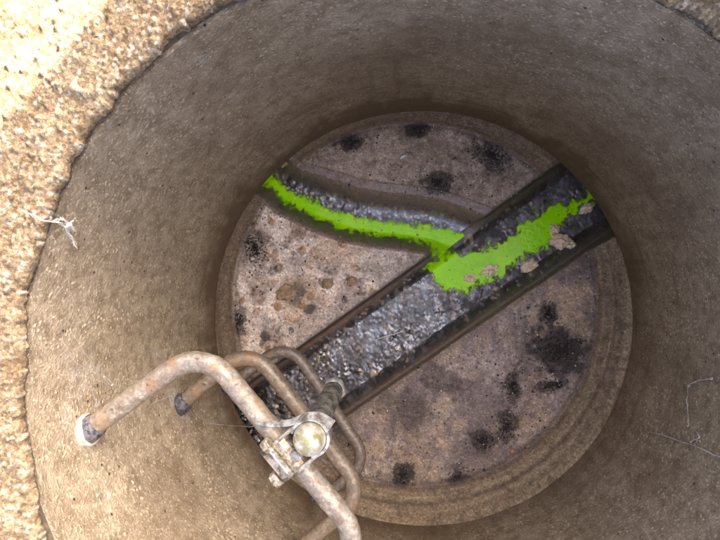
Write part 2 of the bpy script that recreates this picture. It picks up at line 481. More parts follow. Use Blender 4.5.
TH, rr, zz, q = ring_sheet(prof, 1750)
lip = np.interp(TH, an, off, period=2 * np.pi)
w = np.exp(-np.maximum(rr, 0) / 0.05)
s_ = TH * R
fade = ss(np.minimum(TH, 2 * np.pi - TH), 0, 0.04)
rag = ((fbm(s_, rr * 0 + 0.3, 0.09, 4, 41) - 0.62) * 0.020 + (fbm(s_, rr * 0 + 0.7, 0.014, 3, 40) - 0.5) * 0.006) * fade
base_r = R + rr + lip * w * 0.8 + rag * w
X, Y = base_r * np.cos(TH), base_r * np.sin(TH)
big = fbm(X, Y, 0.12, 4, 42) - 0.5
mid = fbm(X, Y, 0.018, 3, 43) - 0.5
gr, gv = cells(X + 0.004 * mid, Y - 0.004 * mid, 0.0075, 44)
gr2, gv2 = cells(X + 0.5, Y + 0.002 * mid, 0.0042, 45)
up = ss(rr, 0.000, 0.006)
grain = np.clip(0.62 - gr, 0, 1) * ss(gv, 0.55, 1.0) * 0.0065 + np.clip(0.70 - gr2, 0, 1) * (0.2 + gv2) * 0.0030
zz = zz + up * (big * 0.012 * ss(rr, 0.0, 0.03) + mid * 0.0045 + grain)
low = 1 - up
X -= low * np.cos(TH) * (grain * 0.8 + mid * 0.003); Y -= low * np.sin(TH) * (grain * 0.8 + mid * 0.003)
cm = np.clip(0.10 + 0.75 * gv2 + 0.9 * mid, 0, 1)[..., None]
col = np.array([0.155, 0.104, 0.054]) * (1 - cm) + np.array([0.31, 0.232, 0.140]) * cm
wh = (ss(gv2, 0.80, 0.86) * (gr2 < 0.5) * 0.6)[..., None]
col = col * (1 - wh) + np.array([0.44, 0.37, 0.28]) * wh
dk = (ss(fbm(X, Y, 0.03, 4, 47), 0.56, 0.70) * 0.55)[..., None]
col = col * (1 - dk) + np.array([0.14, 0.085, 0.038]) * dk
me = mesh_np('mortar_collar', np.c_[X.ravel(), Y.ravel(), zz.ravel()], q[:, ::-1], col.reshape(-1, 3), {'rough': np.full(X.size, 0.9)})
tag(link('mortar_collar', me, M['mortar']), 'coarse sandy yellow mortar collar bedded round the mouth of the shaft', 'mortar collar')

# ------------------------------------------------------------------ base: benching, ledge, channels (one height field cut into parts)
STEP = 0.0017
us = np.arange(-0.575, 0.576, STEP); vs = np.arange(-0.50, 0.501, STEP)
UU, VV = np.meshgrid(us, vs)
X = UU * U[0] + VV * N[0]; Y = UU * U[1] + VV * N[1]
rad = np.hypot(X, Y)
pr_ = np.hypot(X - PC[0], Y - PC[1]) + 0.004 * (fbm(X, Y, 0.06, 3, 51) - 0.5)
VL, VR = 0.092, -0.086
wig = 0.003 * (fbm(UU, VV * 0, 0.07, 3, 52) - 0.5)
dL = VL + wig - VV; dR = VV - (VR + wig)
dM = np.minimum(dL, dR)                                   # inside distance from the channel's edge
main_h = -0.014 * ss(dM, -0.001, 0.005) - 0.038 * ss(dM, 0.004, 0.034)
# branch channel from the upper left
def poly_dist(pts):
    best = np.full(X.shape, 9.0); side = np.zeros(X.shape); tt = np.zeros(X.shape); wd = np.zeros(X.shape)
    for k in range(len(pts) - 1):
        a = np.array(pts[k][:2]); b = np.array(pts[k + 1][:2])
        d = b - a; L2 = d @ d
        t = np.clip(((X - a[0]) * d[0] + (Y - a[1]) * d[1]) / L2, 0, 1)
        dx = X - a[0] - t * d[0]; dy = Y - a[1] - t * d[1]
        ds = np.hypot(dx, dy); sd = d[0] * dy - d[1] * dx
        m = ds < best
        best = np.where(m, ds, best); side = np.where(m, np.sign(sd), side); tt = np.where(m, k + t, tt)
        wd = np.where(m, pts[k][2] * (1 - t) + pts[k + 1][2] * t, wd)
    return best, side, tt, wd
def pl(pts, z):
    return [(*P(x, y, z)[:2], w * 2.1e-3) for x, y, w in pts]
bpts = pl([(215, 95, 7), (240, 137, 7), (264, 176, 8), (290, 198, 8), (320, 213, 9), (350, 224, 9.5), (380, 229, 9.5), (410, 232, 10), (432, 236, 12), (452, 243, 14), (475, 252, 14)], -0.63)
bd, bs, bt, bw = poly_dist(bpts)
wid = np.where(bs > 0, 0.092 - 0.03 * (1 - ss(bt, 1.5, 4.5)), 0.042)
lo_ = np.where(bs > 0, 0.40, 0.12)
branch_h = -0.038 * (1 - ss((bd / wid - lo_) / (1 - lo_), 0.0, 1.0)) + np.where(bs > 0, 0.006 * ss(bd / wid, 0.10, 0.42), 0)
branch_in = (bd < wid) & (dM < 0) & (VV > 0)
branch_h = np.where(VV > 0, branch_h, 0)
rim_low = 0.007 * np.exp(-((bd - wid) / 0.014) ** 2) * (VV > VL) * (bs < 0) * ss(bt, 1.5, 3.5)
# ledge ring rising to the foot of the wall
led = ss(pr_, PR - 0.003, PR + 0.005) * 0.016
led = led + 0.010 * ss(pr_ + 0.004 * (fbm(X, Y, 0.03, 2, 53) - 0.5), PR + 0.022, PR + 0.030) + 0.009 * ss(rad, R - 0.012, R - 0.001)
led = np.where(rad > R - 0.001, 0.0345, led)
plate = led + rim_low * (rad < R - 0.01)
kb = np.where(VV > 0, 1 - ss((bd / wid - lo_) / (1 - lo_), 0.0, 1.0), 0)
h_b = plate * (1 - ss(kb, 0.0, 0.35)) + branch_h
km = ss(dM, -0.002, 0.004)
h = np.where(dM > -0.002, np.minimum(plate * (1 - km) + main_h, plate), np.minimum(plate, h_b))
h = np.where((dM > -0.002) & (dL < 0.03) & (VV > 0), np.minimum(h, h_b), h)
smooth_h = h.copy()
in_main = dM > 0.0
bed = ss(dM + 0.010 * (fbm(X, Y, 0.03, 3, 91) - 0.5), 0.007, 0.020)
# the stream
spts = pl([(428, 268, 6), (446, 270, 17), (462, 272, 20), (480, 267, 19), (500, 258, 17), (520, 246, 16), (535, 234, 17), (546, 220, 15), (560, 212, 8), (588, 198, 6), (620, 180, 7)], -0.655)
sd, _, st, sw = poly_dist(spts)
nz = fbm(X, Y, 0.022, 4, 54) - 0.5
nzf = fbm(X, Y, 0.008, 3, 55) - 0.5
m_b = np.where((dM < 0.012) & (VV > 0), bw - bd + 0.004 + 0.014 * nz + 0.008 * nzf, -1)
drop = np.exp(-((UU - float(np.dot(P(438, 246, -0.62)[:2], U))) / 0.030) ** 2)
m_m = np.where(dM > -0.006, sw - sd + 0.004 + 0.034 * nz + 0.016 * nzf, -1)
fall = np.where((dM > -0.012) & (dL < 0.05) & (VV > 0), 0.020 * drop - 0.008 + 0.012 * nz, -1)
wm = np.maximum(np.maximum(m_b, m_m), fall)
inw = ss(wm, -0.004, 0.008)
# relief
f0 = fbm(X, Y, 0.02, 3, 93)
c1, v1 = cells(X + 0.004 * nz, Y, 0.0135, 56)
c2, v2 = cells(X, Y + 0.3, 0.007, 57)
knob = np.clip(0.8 - c1, 0, 1) * (0.3 + v1) * 0.0085 + np.clip(0.8 - c2, 0, 1) * v2 * 0.003
coarse = fbm(X, Y, 0.06, 4, 58) - 0.5
fine = fbm(X, Y, 0.015, 4, 59) - 0.5
c3, v3 = cells(X + 0.003 * nz, Y + 0.003 * nzf, 0.0105, 94)
knob2 = (np.clip(0.75 - c3, 0, 1) * (0.25 + v3) * 0.0035 + np.clip(0.7 - c2, 0, 1) * (0.2 + v2) * 0.0022)
lump_up = bed * (1 - 0.45 * inw) * (knob2 * (0.30 + 0.6 * ss(fbm(X, Y, 0.07, 3, 92), 0.40, 0.65)) + 0.006 * coarse + 0.002 * (f0 - 0.5))
bgrit = (1 - ss(bd / wid, 0.15, 0.75)) * (dM < 0) * (VV > 0)
upper_grit = bgrit * (bs > 0)
h = h + np.where(in_main, lump_up + 0.0025 * fine * (1 - inw), 0)
h = h + np.where(~in_main, bgrit * (1 - 0.7 * inw) * (knob * 0.22 + 0.0025 * fine), 0)
onplate = (~in_main) & (rad < R)
left_plate = (VV > VL) & (bs < 0)
scab, scv = cells(X + 0.01 * nz, Y + 0.01 * nzf, 0.03, 61)
scabs = np.clip(0.42 - scab, 0, 1) * ss(scv, 0.45, 0.6)
h = h + np.where(onplate, 0.0045 * coarse + 0.0035 * fine * np.where(left_plate, 1.3, 0.7), 0) + np.where(left_plate & onplate, scabs * 0.010, 0)
# colours
def C(*a): return np.array(a)
def blend(col, mask, c): return col * (1 - mask[..., None]) + c * mask[..., None]
f1 = fbm(X, Y, 0.11, 5, 70); f2 = fbm(X, Y, 0.035, 5, 71); f3 = fbm(X, Y, 0.013, 4, 72); f4 = fbm(X, Y, 0.2, 3, 73)
col = np.ones(X.shape + (3,)) * C(0.40, 0.325, 0.275)
col = blend(col, ss(f1, 0.46, 0.60) * 0.85, C(0.235, 0.165, 0.125))
col = blend(col, ss(f2, 0.52, 0.66) * 0.7, C(0.50, 0.42, 0.35))
col = blend(col, ss(f3, 0.58, 0.70) * 0.55, C(0.56, 0.47, 0.375))
col = blend(col, ss(1 - f3, 0.58, 0.70) * 0.75, C(0.095, 0.068, 0.052))
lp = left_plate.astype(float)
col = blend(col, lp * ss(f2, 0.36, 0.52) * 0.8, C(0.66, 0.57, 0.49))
col = blend(col, lp * ss(1 - f1, 0.54, 0.64) * 0.6, C(0.38, 0.26, 0.16))
col = blend(col, lp * ss(scabs, 0.05, 0.18) * ss(f2, 0.40, 0.6), C(0.34, 0.20, 0.10))
rp = ((VV < VR)).astype(float)
col = blend(col, rp * ss(f4, 0.38, 0.6) * 0.6, C(0.36, 0.285, 0.265))
col = blend(col, rp * ss(f2, 0.48, 0.60) * ss(1 - f4, 0.35, 0.55) * 0.75, C(0.43, 0.31, 0.20))
col = blend(col, rp * ss(1 - f2, 0.55, 0.66) * 0.6, C(0.17, 0.125, 0.105))
col = blend(col, ss(v2, 0.88, 0.93) * (c2 < 0.4) * 0.7, C(0.07, 0.052, 0.042))
tp = ((VV > VL) & (bs >= 0)).astype(float)
col = blend(col, tp * 0.45, C(0.36, 0.265, 0.18))
f5 = fbm(X, Y, 0.075, 5, 76); f6 = fbm(X, Y, 0.045, 5, 77)
wet_r = rp * ss(f5, 0.47, 0.62)
col = blend(col, wet_r * 0.7, C(0.175, 0.130, 0.118))
col = blend(col, rp * ss(f6, 0.54, 0.66) * (1 - wet_r) * 0.6, C(0.46, 0.335, 0.215))
col = blend(col, lp * ss(f6, 0.52, 0.64) * 0.5, C(0.33, 0.285, 0.275))
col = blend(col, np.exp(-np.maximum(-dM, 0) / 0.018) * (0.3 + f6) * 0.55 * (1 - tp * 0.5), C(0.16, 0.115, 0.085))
rough = 0.26 + 0.42 * f2
col = col * C(1.02, 0.99, 0.93)
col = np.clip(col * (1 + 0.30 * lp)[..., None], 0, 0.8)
# ledge: layered brown mortar
lm = ss(pr_, PR - 0.004, PR + 0.003)
band = vnoise(pr_ / 0.0045, np.arctan2(Y, X) * 1.2, 74)
col = blend(col, lm, C(0.26, 0.185, 0.110))
col = blend(col, lm * ss(band, 0.35, 0.8) * 0.7, C(0.37, 0.285, 0.175))
col = blend(col, lm * ss(f3, 0.55, 0.7) * 0.6, C(0.125, 0.084, 0.050))
ledge_shade = np.clip(0.5 + 0.75 * np.cos(np.arctan2(Y, X) - math.radians(128)), 0, 1)  # shade painted into the ledge colour, deepest at upper left
col = blend(col, lm * ledge_shade * 0.75, C(0.120, 0.080, 0.048))
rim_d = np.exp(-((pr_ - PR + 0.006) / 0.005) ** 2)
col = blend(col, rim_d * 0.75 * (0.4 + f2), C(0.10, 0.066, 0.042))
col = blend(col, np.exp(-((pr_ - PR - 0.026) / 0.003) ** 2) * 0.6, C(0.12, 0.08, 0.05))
rough = rough * (1 - lm) + 0.8 * lm
# branch
bm_ = ((bd < wid * 1.05) & (VV > VL)).astype(float) * (1 - lm * 0.6)
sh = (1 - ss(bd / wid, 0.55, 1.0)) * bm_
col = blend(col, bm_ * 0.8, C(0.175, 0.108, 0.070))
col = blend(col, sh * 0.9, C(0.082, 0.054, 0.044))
wetb = (1 - ss(bd / wid + 0.25 * nz, 0.48, 0.72)) * bm_ * (bs > 0)
col = blend(col, wetb * 0.9, C(0.045, 0.042, 0.042))
col = blend(col, wetb * ss(v2, 0.42 + 0.55 * ss(bd / wid, 0.12, 0.6), 0.50 + 0.55 * ss(bd / wid, 0.12, 0.6)) * (c2 < 0.42) * 0.85, C(0.52, 0.50, 0.47))
rough = rough * (1 - bm_) + 0.6 * bm_
rough = rough * (1 - sh) + 0.42 * sh
rough = rough * (1 - wetb) + (0.12 + 0.3 * ss(f3, 0.5, 0.62)) * wetb
# main channel
mm = ss(dM, -0.003, 0.001)
col = blend(col, mm, C(0.125, 0.082, 0.050))
bank_l = mm * (1 - ss(dM, 0.012, 0.024)) * (dL < dR)
col = blend(col, bank_l * ss(dM, 0.006, 0.012) * (1 - ss(UU, -0.05, 0.10)) * 0.9, C(0.25, 0.135, 0.085))
col = blend(col, mm * bed, C(0.028, 0.023, 0.021))
col = blend(col, mm * bed * (1 - ss(UU, 0.0, 0.15)) * ss(f3, 0.52, 0.64) * 0.5, C(0.15, 0.135, 0.13))
col = blend(col, mm * bed * ss(v1, 0.35, 0.45) * (c1 < 0.55) * ss(f2, 0.42, 0.60) * (1 - ss(UU, 0.05, 0.25)) * 0.45, C(0.22, 0.21, 0.205))
col = blend(col, mm * bed * ss(v2, 0.78, 0.84) * (c2 < 0.4) * ss(f1, 0.35, 0.6) * 0.85, C(0.48, 0.45, 0.41))
col = blend(col, mm * bed * ss(v1 * 0.6 + v2 * 0.4, 0.80, 0.88) * 0.8, C(0.46, 0.34, 0.22))
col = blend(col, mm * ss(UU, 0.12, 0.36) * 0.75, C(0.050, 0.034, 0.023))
rough = rough * (1 - mm) + (0.55 - 0.43 * bed + bed * 0.34 * ss(fbm(X, Y, 0.016, 4, 95) + 0.25 * (f1 - 0.5), 0.46, 0.57)) * mm
rough = rough + mm * bed * 0.42 * ss(UU + 0.10 * (f1 - 0.5), 0.02, 0.12) * (0.35 + 0.65 * ss(f3, 0.36, 0.5))
# pale lip along the right-hand edge, dark line along the left
lipm = np.exp(-((dR + 0.006) / 0.005) ** 2)
col = blend(col, lipm * 0.6, C(0.20, 0.145, 0.095))
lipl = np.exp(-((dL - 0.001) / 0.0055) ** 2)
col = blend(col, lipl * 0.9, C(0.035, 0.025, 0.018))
# black crust stains on the benching (each with its own ragged outline)
PATCH = [(350, 142, 15, 9, 0.2, 1), (419, 130, 13, 8, 0.1, 1), (437, 183, 17, 12, 0, .95), (492, 156, 22, 15, -0.3, .75), (558, 350, 29, 23, 0, 1), (549, 313, 9, 11, 0.3, .9),
         (512, 386, 8, 17, 0.15, .85), (483, 440, 13, 11, 0, .85), (507, 426, 10, 17, -0.1, .85), (552, 385, 16, 6, 0.2, .85), (403, 475, 11, 16, 0.1, .95), (457, 481, 12, 12, 0, .95),
         (255, 248, 13, 24, 0.3, .6), (239, 322, 8, 17, 0, .8), (440, 378, 24, 13, -0.5, .55), (408, 410, 24, 20, 0, .6), (388, 402, 14, 13, 0, .5), (297, 292, 11, 12, 0.5, .7), (310, 309, 6, 6, 0, .9),
         (372, 268, 16, 8, 0, .5), (265, 336, 5, 5, 0, .8), (292, 330, 4, 4, 0, .8), (345, 300, 4, 4, 0, .8), (327, 440, 20, 22, 0, .6), (265, 410, 18, 20, 0, .7), (345, 470, 14, 16, 0, .5),
         (330, 160, 20, 7, 0.2, .3), (512, 175, 12, 8, 0, .4), (592, 268, 16, 22, 0.3, .35), (280, 268, 5, 4, 0, .6), (333, 272, 6, 4, 0, .5)]
centres = []
dark = np.zeros(X.shape)
for k, (px, py, a, b, rot, st_) in enumerate(PATCH):
    c = P(px, py, Z_PLATE); a *= 2.4e-3; b *= 2.4e-3
    dx, dy = X - c.x, Y - c.y
    ca, sa = math.cos(-rot), math.sin(-rot)
    ex, ey = (dx * ca - dy * sa) / a, (dx * sa + dy * ca) / b
    e = np.hypot(ex, ey) + 0.9 * (f3 - 0.5) + 0.5 * (fine)
    dark = np.maximum(dark, st_ * np.maximum(1 - ss(e, 0.62, 1.18), 0.38 * (1 - ss(e, 0.7, 1.8))))
    centres.append((c, a, b, rot, st_))
dark = dark * (1 - mm) * (1 - lm) * (1 - sh)
col = blend(col, dark * 0.92, C(0.034, 0.025, 0.021))
h = h + dark * 0.004 * np.clip(0.8 - c2, 0, 1)
rough = rough * (1 - dark) + 0.75 * dark
# green film stained on the drop between the channels
gm = np.clip(fall / 0.012, 0, 1)
Zf = Z_PLATE + h
co = np.c_[X.ravel(), Y.ravel(), Zf.ravel()]
nv_, nu_ = X.shape
idx = np.arange(nv_ * nu_).reshape(nv_, nu_)
quads = np.stack([idx[:-1, :-1], idx[:-1, 1:], idx[1:, 1:], idx[1:, :-1]], -1).reshape(-1, 4)
def fmask(m): return m[:-1, :-1].ravel()
inside = fmask(rad < 0.56)
f_main = fmask(in_main) & inside
f_branch = fmask(branch_in) & inside & ~f_main
f_ledge = fmask(pr_ > PR - 0.003) & inside & ~f_main & ~f_branch
f_left = inside & ~f_main & ~f_branch & ~f_ledge & fmask((VV > VL) & (bs < 0))
f_top = inside & ~f_main & ~f_branch & ~f_ledge & fmask((VV > VL) & (bs >= 0))
f_right = inside & ~f_main & ~f_branch & ~f_ledge & ~f_left & ~f_top
base = shaft
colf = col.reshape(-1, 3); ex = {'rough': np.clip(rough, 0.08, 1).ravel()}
def floor_part(name, mask, mat, label):
    c_, q_, k_, e_ = sub(co, quads, mask, colf, ex)
    o = link(name, mesh_np(name, c_, q_, k_, e_), mat, base)
    if label: o['label'] = label
    return o
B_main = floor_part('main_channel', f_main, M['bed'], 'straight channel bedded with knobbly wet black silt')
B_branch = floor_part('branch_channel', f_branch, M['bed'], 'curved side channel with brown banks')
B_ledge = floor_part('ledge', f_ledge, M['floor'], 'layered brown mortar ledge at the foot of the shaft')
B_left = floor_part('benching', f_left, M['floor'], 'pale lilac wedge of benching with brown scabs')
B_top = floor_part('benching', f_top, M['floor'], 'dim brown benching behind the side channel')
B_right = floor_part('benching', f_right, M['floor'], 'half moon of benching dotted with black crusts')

def height_at(x, y):
    u = x * U[0] + y * U[1]; v = x * N[0] + y * N[1]
    i = int(round((u - us[0]) / STEP)); j = int(round((v - vs[0]) / STEP))
    return float(Zf[min(max(j, 0), nv_ - 1), min(max(i, 0), nu_ - 1)])

# ------------------------------------------------------------------ dyed water
depthw = ss(wm + 0.012 * nzf, 0.0, 0.016)
film = np.where(in_main, 0.0034, 0.0026) * np.clip(wm / 0.010, -1.5, 1.0)
zw = Z_PLATE + smooth_h + np.where(in_main, 0.0020 * bed, 0.0008) + film + 0.0006 * (fbm(X, Y, 0.03, 2, 81) - 0.5)
cw = np.c_[X.ravel(), Y.ravel(), zw.ravel()]
fw = fmask(wm > -0.006) & inside
c_, q_, _, e_ = sub(cw, quads, fw, None, {'depth': depthw.ravel()})
tag(link('water', mesh_np('water', c_, q_, None, e_), M['water']), 'bright green dyed water running from the side channel into the main channel', kind='structure')

# ------------------------------------------------------------------ granular black crusts (raised grains on the largest stains)
rg = np.random.default_rng(4)
for k, (c, a, b, rot, st_) in enumerate(centres[:14]):
    bm = bmesh.new()
    n = int(60 + 26000 * a * b * 4)
    n = min(n, 420)
    parent = B_top if k < 4 else (B_left if k in (12, 13) else B_right)
    for i in range(n):
        t = rg.uniform(0, 2 * math.pi); q_r = min(abs(rg.normal(0, 0.55)), 1.25)
        lx, ly = math.cos(t) * q_r * a, math.sin(t) * q_r * b
        x = c.x + lx * math.cos(rot) - ly * math.sin(rot); y = c.y + lx * math.sin(rot) + ly * math.cos(rot)
        s = rg.uniform(0.0010, 0.0030) * (1.2 - 0.5 * q_r)
        z = height_at(x, y)
        if z < Z_PLATE - 0.01 or math.hypot(x - PC[0], y - PC[1]) > PR - 0.006: continue
        v = [bm.verts.new((x + s * dx * rg.uniform(.6, 1.3), y + s * dy * rg.uniform(.6, 1.3), z + s * dz)) for dx, dy, dz in ((1, 0, 0), (0, 1, 0), (-1, 0, 0), (0, -1, 0), (0.1, 0.1, 0.9))]
        for f in ((0, 1, 4), (1, 2, 4), (2, 3, 4), (3, 0, 4)): bm.faces.new([v[j] for j in f])
    o = bm_obj('black_crust', bm, M['crust'], parent)

# loose crumbs too small and many to count, one mesh per piece of benching
def crumbs(parent, mask_fn, n, mat, smin, smax, seed):
    rg_ = np.random.default_rng(seed)
    bm = bmesh.new()
    while n > 0:
        r_ = math.sqrt(rg_.uniform(0, 1)) * (PR - 0.004); t = rg_.uniform(0, 2 * math.pi)
        x, y = PC[0] + r_ * math.cos(t), PC[1] + r_ * math.sin(t)
        n -= 1
        v_ = x * N[0] + y * N[1]
        if not mask_fn(v_): continue
        z = height_at(x, y)
        if z < Z_PLATE - 0.009: continue
        s_c = smin + (smax - smin) * rg_.uniform(0, 1) ** 3
        v = [bm.verts.new((x + s_c * dx * rg_.uniform(.6, 1.4), y + s_c * dy * rg_.uniform(.6, 1.4), z + s_c * dz)) for dx, dy, dz in ((1, 0, -.2), (0, 1, -.2), (-1, 0, -.2), (0, -1, -.2), (0.2, 0.1, 0.7))]
        for f in ((0, 1, 4), (1, 2, 4), (2, 3, 4), (3, 0, 4)): bm.faces.new([v[j_] for j_ in f])
    o = bm_obj('crumbs', bm, M[mat], parent)
    o['kind'] = 'stuff'
for par, fn, sd_ in ((B_left, lambda v: v > VL, 1), (B_right, lambda v: v < VR, 2)):
    crumbs(par, fn, 1500, 'crust', 0.0008, 0.0034, sd_)
    crumbs(par, fn, 900, 'pale', 0.0006, 0.0026, sd_ + 10)

# ------------------------------------------------------------------ step irons
def arc_path(pts, rad_, n=7):
    """polyline with rounded corners"""
    out = [pts[0]]
    for i in range(1, len(pts) - 1):
        a, b, c = pts[i - 1], pts[i], pts[i + 1]
        d1 = (a - b).normalized(); d2 = (c - b).normalized()
        ang_ = d1.angle(d2); t = rad_ / math.tan(ang_ / 2)
        p1, p2 = b + d1 * t, b + d2 * t
        ctr = b + (d1 + d2).normalized() * (rad_ / math.sin(ang_ / 2))
        for k in range(n + 1):
            s = k / n
            v = (p1 - ctr).normalized().slerp((p2 - ctr).normalized(), s)
            out.append(ctr + v * rad_)
    out.append(pts[-1])
    fin = [out[0]]
    for p in out[1:]:
        L = (p - fin[-1]).length
        m = max(1, int(L / 0.008)); a = fin[-1].copy()
        for k in range(1, m + 1): fin.append(a.lerp(p, k / m))
    return fin

def step_iron(z, wall1, corner1, corner2, br, mat, label, collar):
    br = br * 0.86
    w1, c1_, c2_ = (P(px, py, z) for px, py in (wall1, corner1, corner2))
    leg = (c1_ - w1); leg.z = 0
    ld = leg.normalized()
    tr = (c2_ - c1_)
    # second leg runs back to the wall parallel to the first
    def to_wall(p, d):
        a = d.x * d.x + d.y * d.y; b = 2 * (p.x * d.x + p.y * d.y); c = p.x ** 2 + p.y ** 2 - R * R
        return p + d * ((-b + math.sqrt(b * b - 4 * a * c)) / (2 * a))
    e1 = to_wall(c1_, -ld); e2 = to_wall(c2_, -ld)
    t = thing('step_iron', label, 'step iron', 'step irons fixed up the shaft wall', loc=(e1 + e2) / 2)
    inv = Matrix.Translation(-t.location)
    path = arc_path([e1 - ld * 0.03, c1_, c2_, e2 - ld * 0.03], 0.052)
    bm = tube(path, br, 16, True, 0.05, seed=int(abs(z) * 1000))
    bm.transform(inv); bm_obj('bar', bm, mat, t)
    for i, e in enumerate((e1, e2)):
        bm = tube([e - ld * 0.012, e + ld * 0.004, e + ld * 0.012, e + ld * 0.016], [br * 1.32, br * 1.34, br * 1.25, br * 1.05], 18, True, 0.06, seed=i)
        bm.transform(inv); bm_obj('sleeve', bm, M['sleeve'], t)
        if collar:
            rn = Vector((-e.x, -e.y, 0)).normalized()
            tz = Vector((0, 0, 1)); ty = rn.cross(tz)
            bm = bmesh.new()
            rings = []
            rnd = random.Random(9 + i)
            for (rr_, hh) in ((br * 1.2, 0.002), (br * 1.35, 0.0050), (br * 1.50, 0.0040), (br * 1.62, -0.003)):
                rings.append([])
                for k in range(22):
                    a = 2 * math.pi * k / 22
                    q_ = rr_ * (1 + rnd.uniform(-0.06, 0.06)) * (1.0 + 0.13 * max(0, -math.sin(a)))
                    rings[-1].append(bm.verts.new(e + ty * (math.cos(a) * q_) + tz * (math.sin(a) * q_) + rn * (hh + 0.006 * 0)))
            for m in range(3):
                for k in range(22): bm.faces.new((rings[m][k], rings[m][(k + 1) % 22], rings[m + 1][(k + 1) % 22], rings[m + 1][k]))
            for f in bm.faces: f.smooth = True
            bmesh.ops.recalc_face_normals(bm, faces=bm.faces)
            bm.transform(inv); bm_obj('grout_collar', bm, M['cream'], t)
    return t, c1_, c2_, ld

Z1, Z2, Z3 = 0.533 - 0.63, 0.533 - 0.88, 0.533 - 1.085
t1, s1a, s1b, ld1 = step_iron(Z1, (88, 430), (203, 347), (372, 551), 0.0150, M['iron1'], 'uppermost chalky white step iron with a clamp fixed on its tread', True)
t2, *_ = step_iron(Z2, (180, 405), (250, 345), (366, 494), 0.0150, M['iron2'], 'middle step iron, rusty orange, below the one holding the clamp', False)
t3, *_ = step_iron(Z3, (232, 383), (288, 341), (370, 462), 0.0135, M['iron3'], 'lowest step iron, thin and grey, just above the main channel', False)

# ------------------------------------------------------------------ domed tube and the clamp that holds it
tu = (s1b - s1a).normalized()
ball = P(309, 440, -0.062)
ax = Vector((-0.012, 0.010, -1)).normalized()
tube_t = thing('capped_tube', 'dark grey upright tube with a shiny yellowish dome cap, held in the clamp', 'tube', loc=ball)
inv = Matrix.Translation(-ball)
dd = [0.012 + 0.0022 * k for k in range(97)]
bm = tube([ball + ax * d for d in dd], [0.0137 + (0.0009 if (k // 2) % 2 else -0.0002) for k in range(97)], 20, True, 0.035, 3)
bm.transform(inv); bm_obj('tube', bm, M['tube'], tube_t)
bm = tube([ball + ax * d for d in (0.222, 0.2262, 0.240, 0.245)], [0.0150, 0.0168, 0.0168, 0.0140], 8, True, 0.03, 5)
bm.transform(inv); bm_obj('tip_collar', bm, M['tip'], tube_t)
bm = bmesh.new()
prof = [(0.0158, 0.018), (0.0185, 0.016), (0.0190, 0.006), (0.0182, -0.001), (0.0160, -0.008), (0.0120, -0.0135), (0.0065, -0.0165), (0.0, -0.0175)]
e1_ = ax.orthogonal().normalized(); e2_ = ax.cross(e1_)
rings = []
for r_, d in prof[:-1]:
    rings.append([bm.verts.new(ball + ax * d + (e1_ * math.cos(a) + e2_ * math.sin(a)) * r_) for a in (2 * math.pi * k / 28 for k in range(28))])
top = bm.verts.new(ball + ax * prof[-1][1])
for i in range(len(rings) - 1):
    for k in range(28): bm.faces.new((rings[i][k], rings[i][(k + 1) % 28], rings[i + 1][(k + 1) % 28], rings[i + 1][k]))
for k in range(28): bm.faces.new((rings[-1][k], rings[-1][(k + 1) % 28], top))
bmesh.ops.recalc_face_normals(bm, faces=bm.faces)
for f in bm.faces: f.smooth = True
bm.transform(inv); bm_obj('dome_cap', bm, M['dome'], tube_t)

# clamp: strap round the tube, saddle over the tread, plate with a bolt
mid = s1a + tu * (ball - s1a).dot(tu)                 # tread point nearest the tube
side = (ball - mid); side.z = 0; side.normalize()     # from the tread towards the tube
clamp = thing('pipe_clamp', 'small zinc pipe clamp with a bolted plate gripping the uppermost step iron', 'clamp', loc=mid)
inv = Matrix.Translation(-mid)
zc = ball.z - 0.016
tc_ = Vector((ball.x, ball.y, zc))
def strap(ctr, r_in, w, th_, a0, a1, e_a, e_b, up_, n=22):
    """bent strip: arc in the plane e_a/e_b, width along up_"""
    bm = bmesh.new(); rings = []
    for k in range(n + 1):
        a = a0 + (a1 - a0) * k / n
        d = e_a * math.cos(a) + e_b * math.sin(a)
        rings.append([bm.verts.new(ctr + d * rr_ + up_ * s) for rr_, s in ((r_in, -w), (r_in + th_, -w), (r_in + th_, w), (r_in, w))])
    for i in range(n):
        for k in range(4): bm.faces.new((rings[i][k], rings[i][(k + 1) % 4], rings[i + 1][(k + 1) % 4], rings[i + 1][k]))
    bm.faces.new(rings[0][::-1]); bm.faces.new(rings[-1])
    bmesh.ops.recalc_face_normals(bm, faces=bm.faces)
    return bm
perp = Vector((0, 0, 1)).cross(side)
upv = Vector((0, 0, 1))
bm = strap(tc_, 0.0195, 0.011, 0.0032, -2.2, 2.2, side, perp, upv)
bm.transform(inv); bm_obj('band', bm, M['zinc'], clamp)
# cheeks joining band to saddle
for sg in (-1, 1):
    bm = bmesh.new()
    add_box(bm, (tc_ + mid) / 2 - side * 0.001 + perp * sg * 0.0205 + upv * 0.004, side * 0.017, perp * 0.0022, upv * 0.013, 0.0012)
    bm.transform(inv); bm_obj('cheek', bm, M['brass'], clamp)
# saddle over the tread
bm = strap(mid, 0.0165, 0.021, 0.003, math.radians(-20), math.radians(215), side, upv, tu)
bm.transform(inv); bm_obj('saddle', bm, M['brass'], clamp)
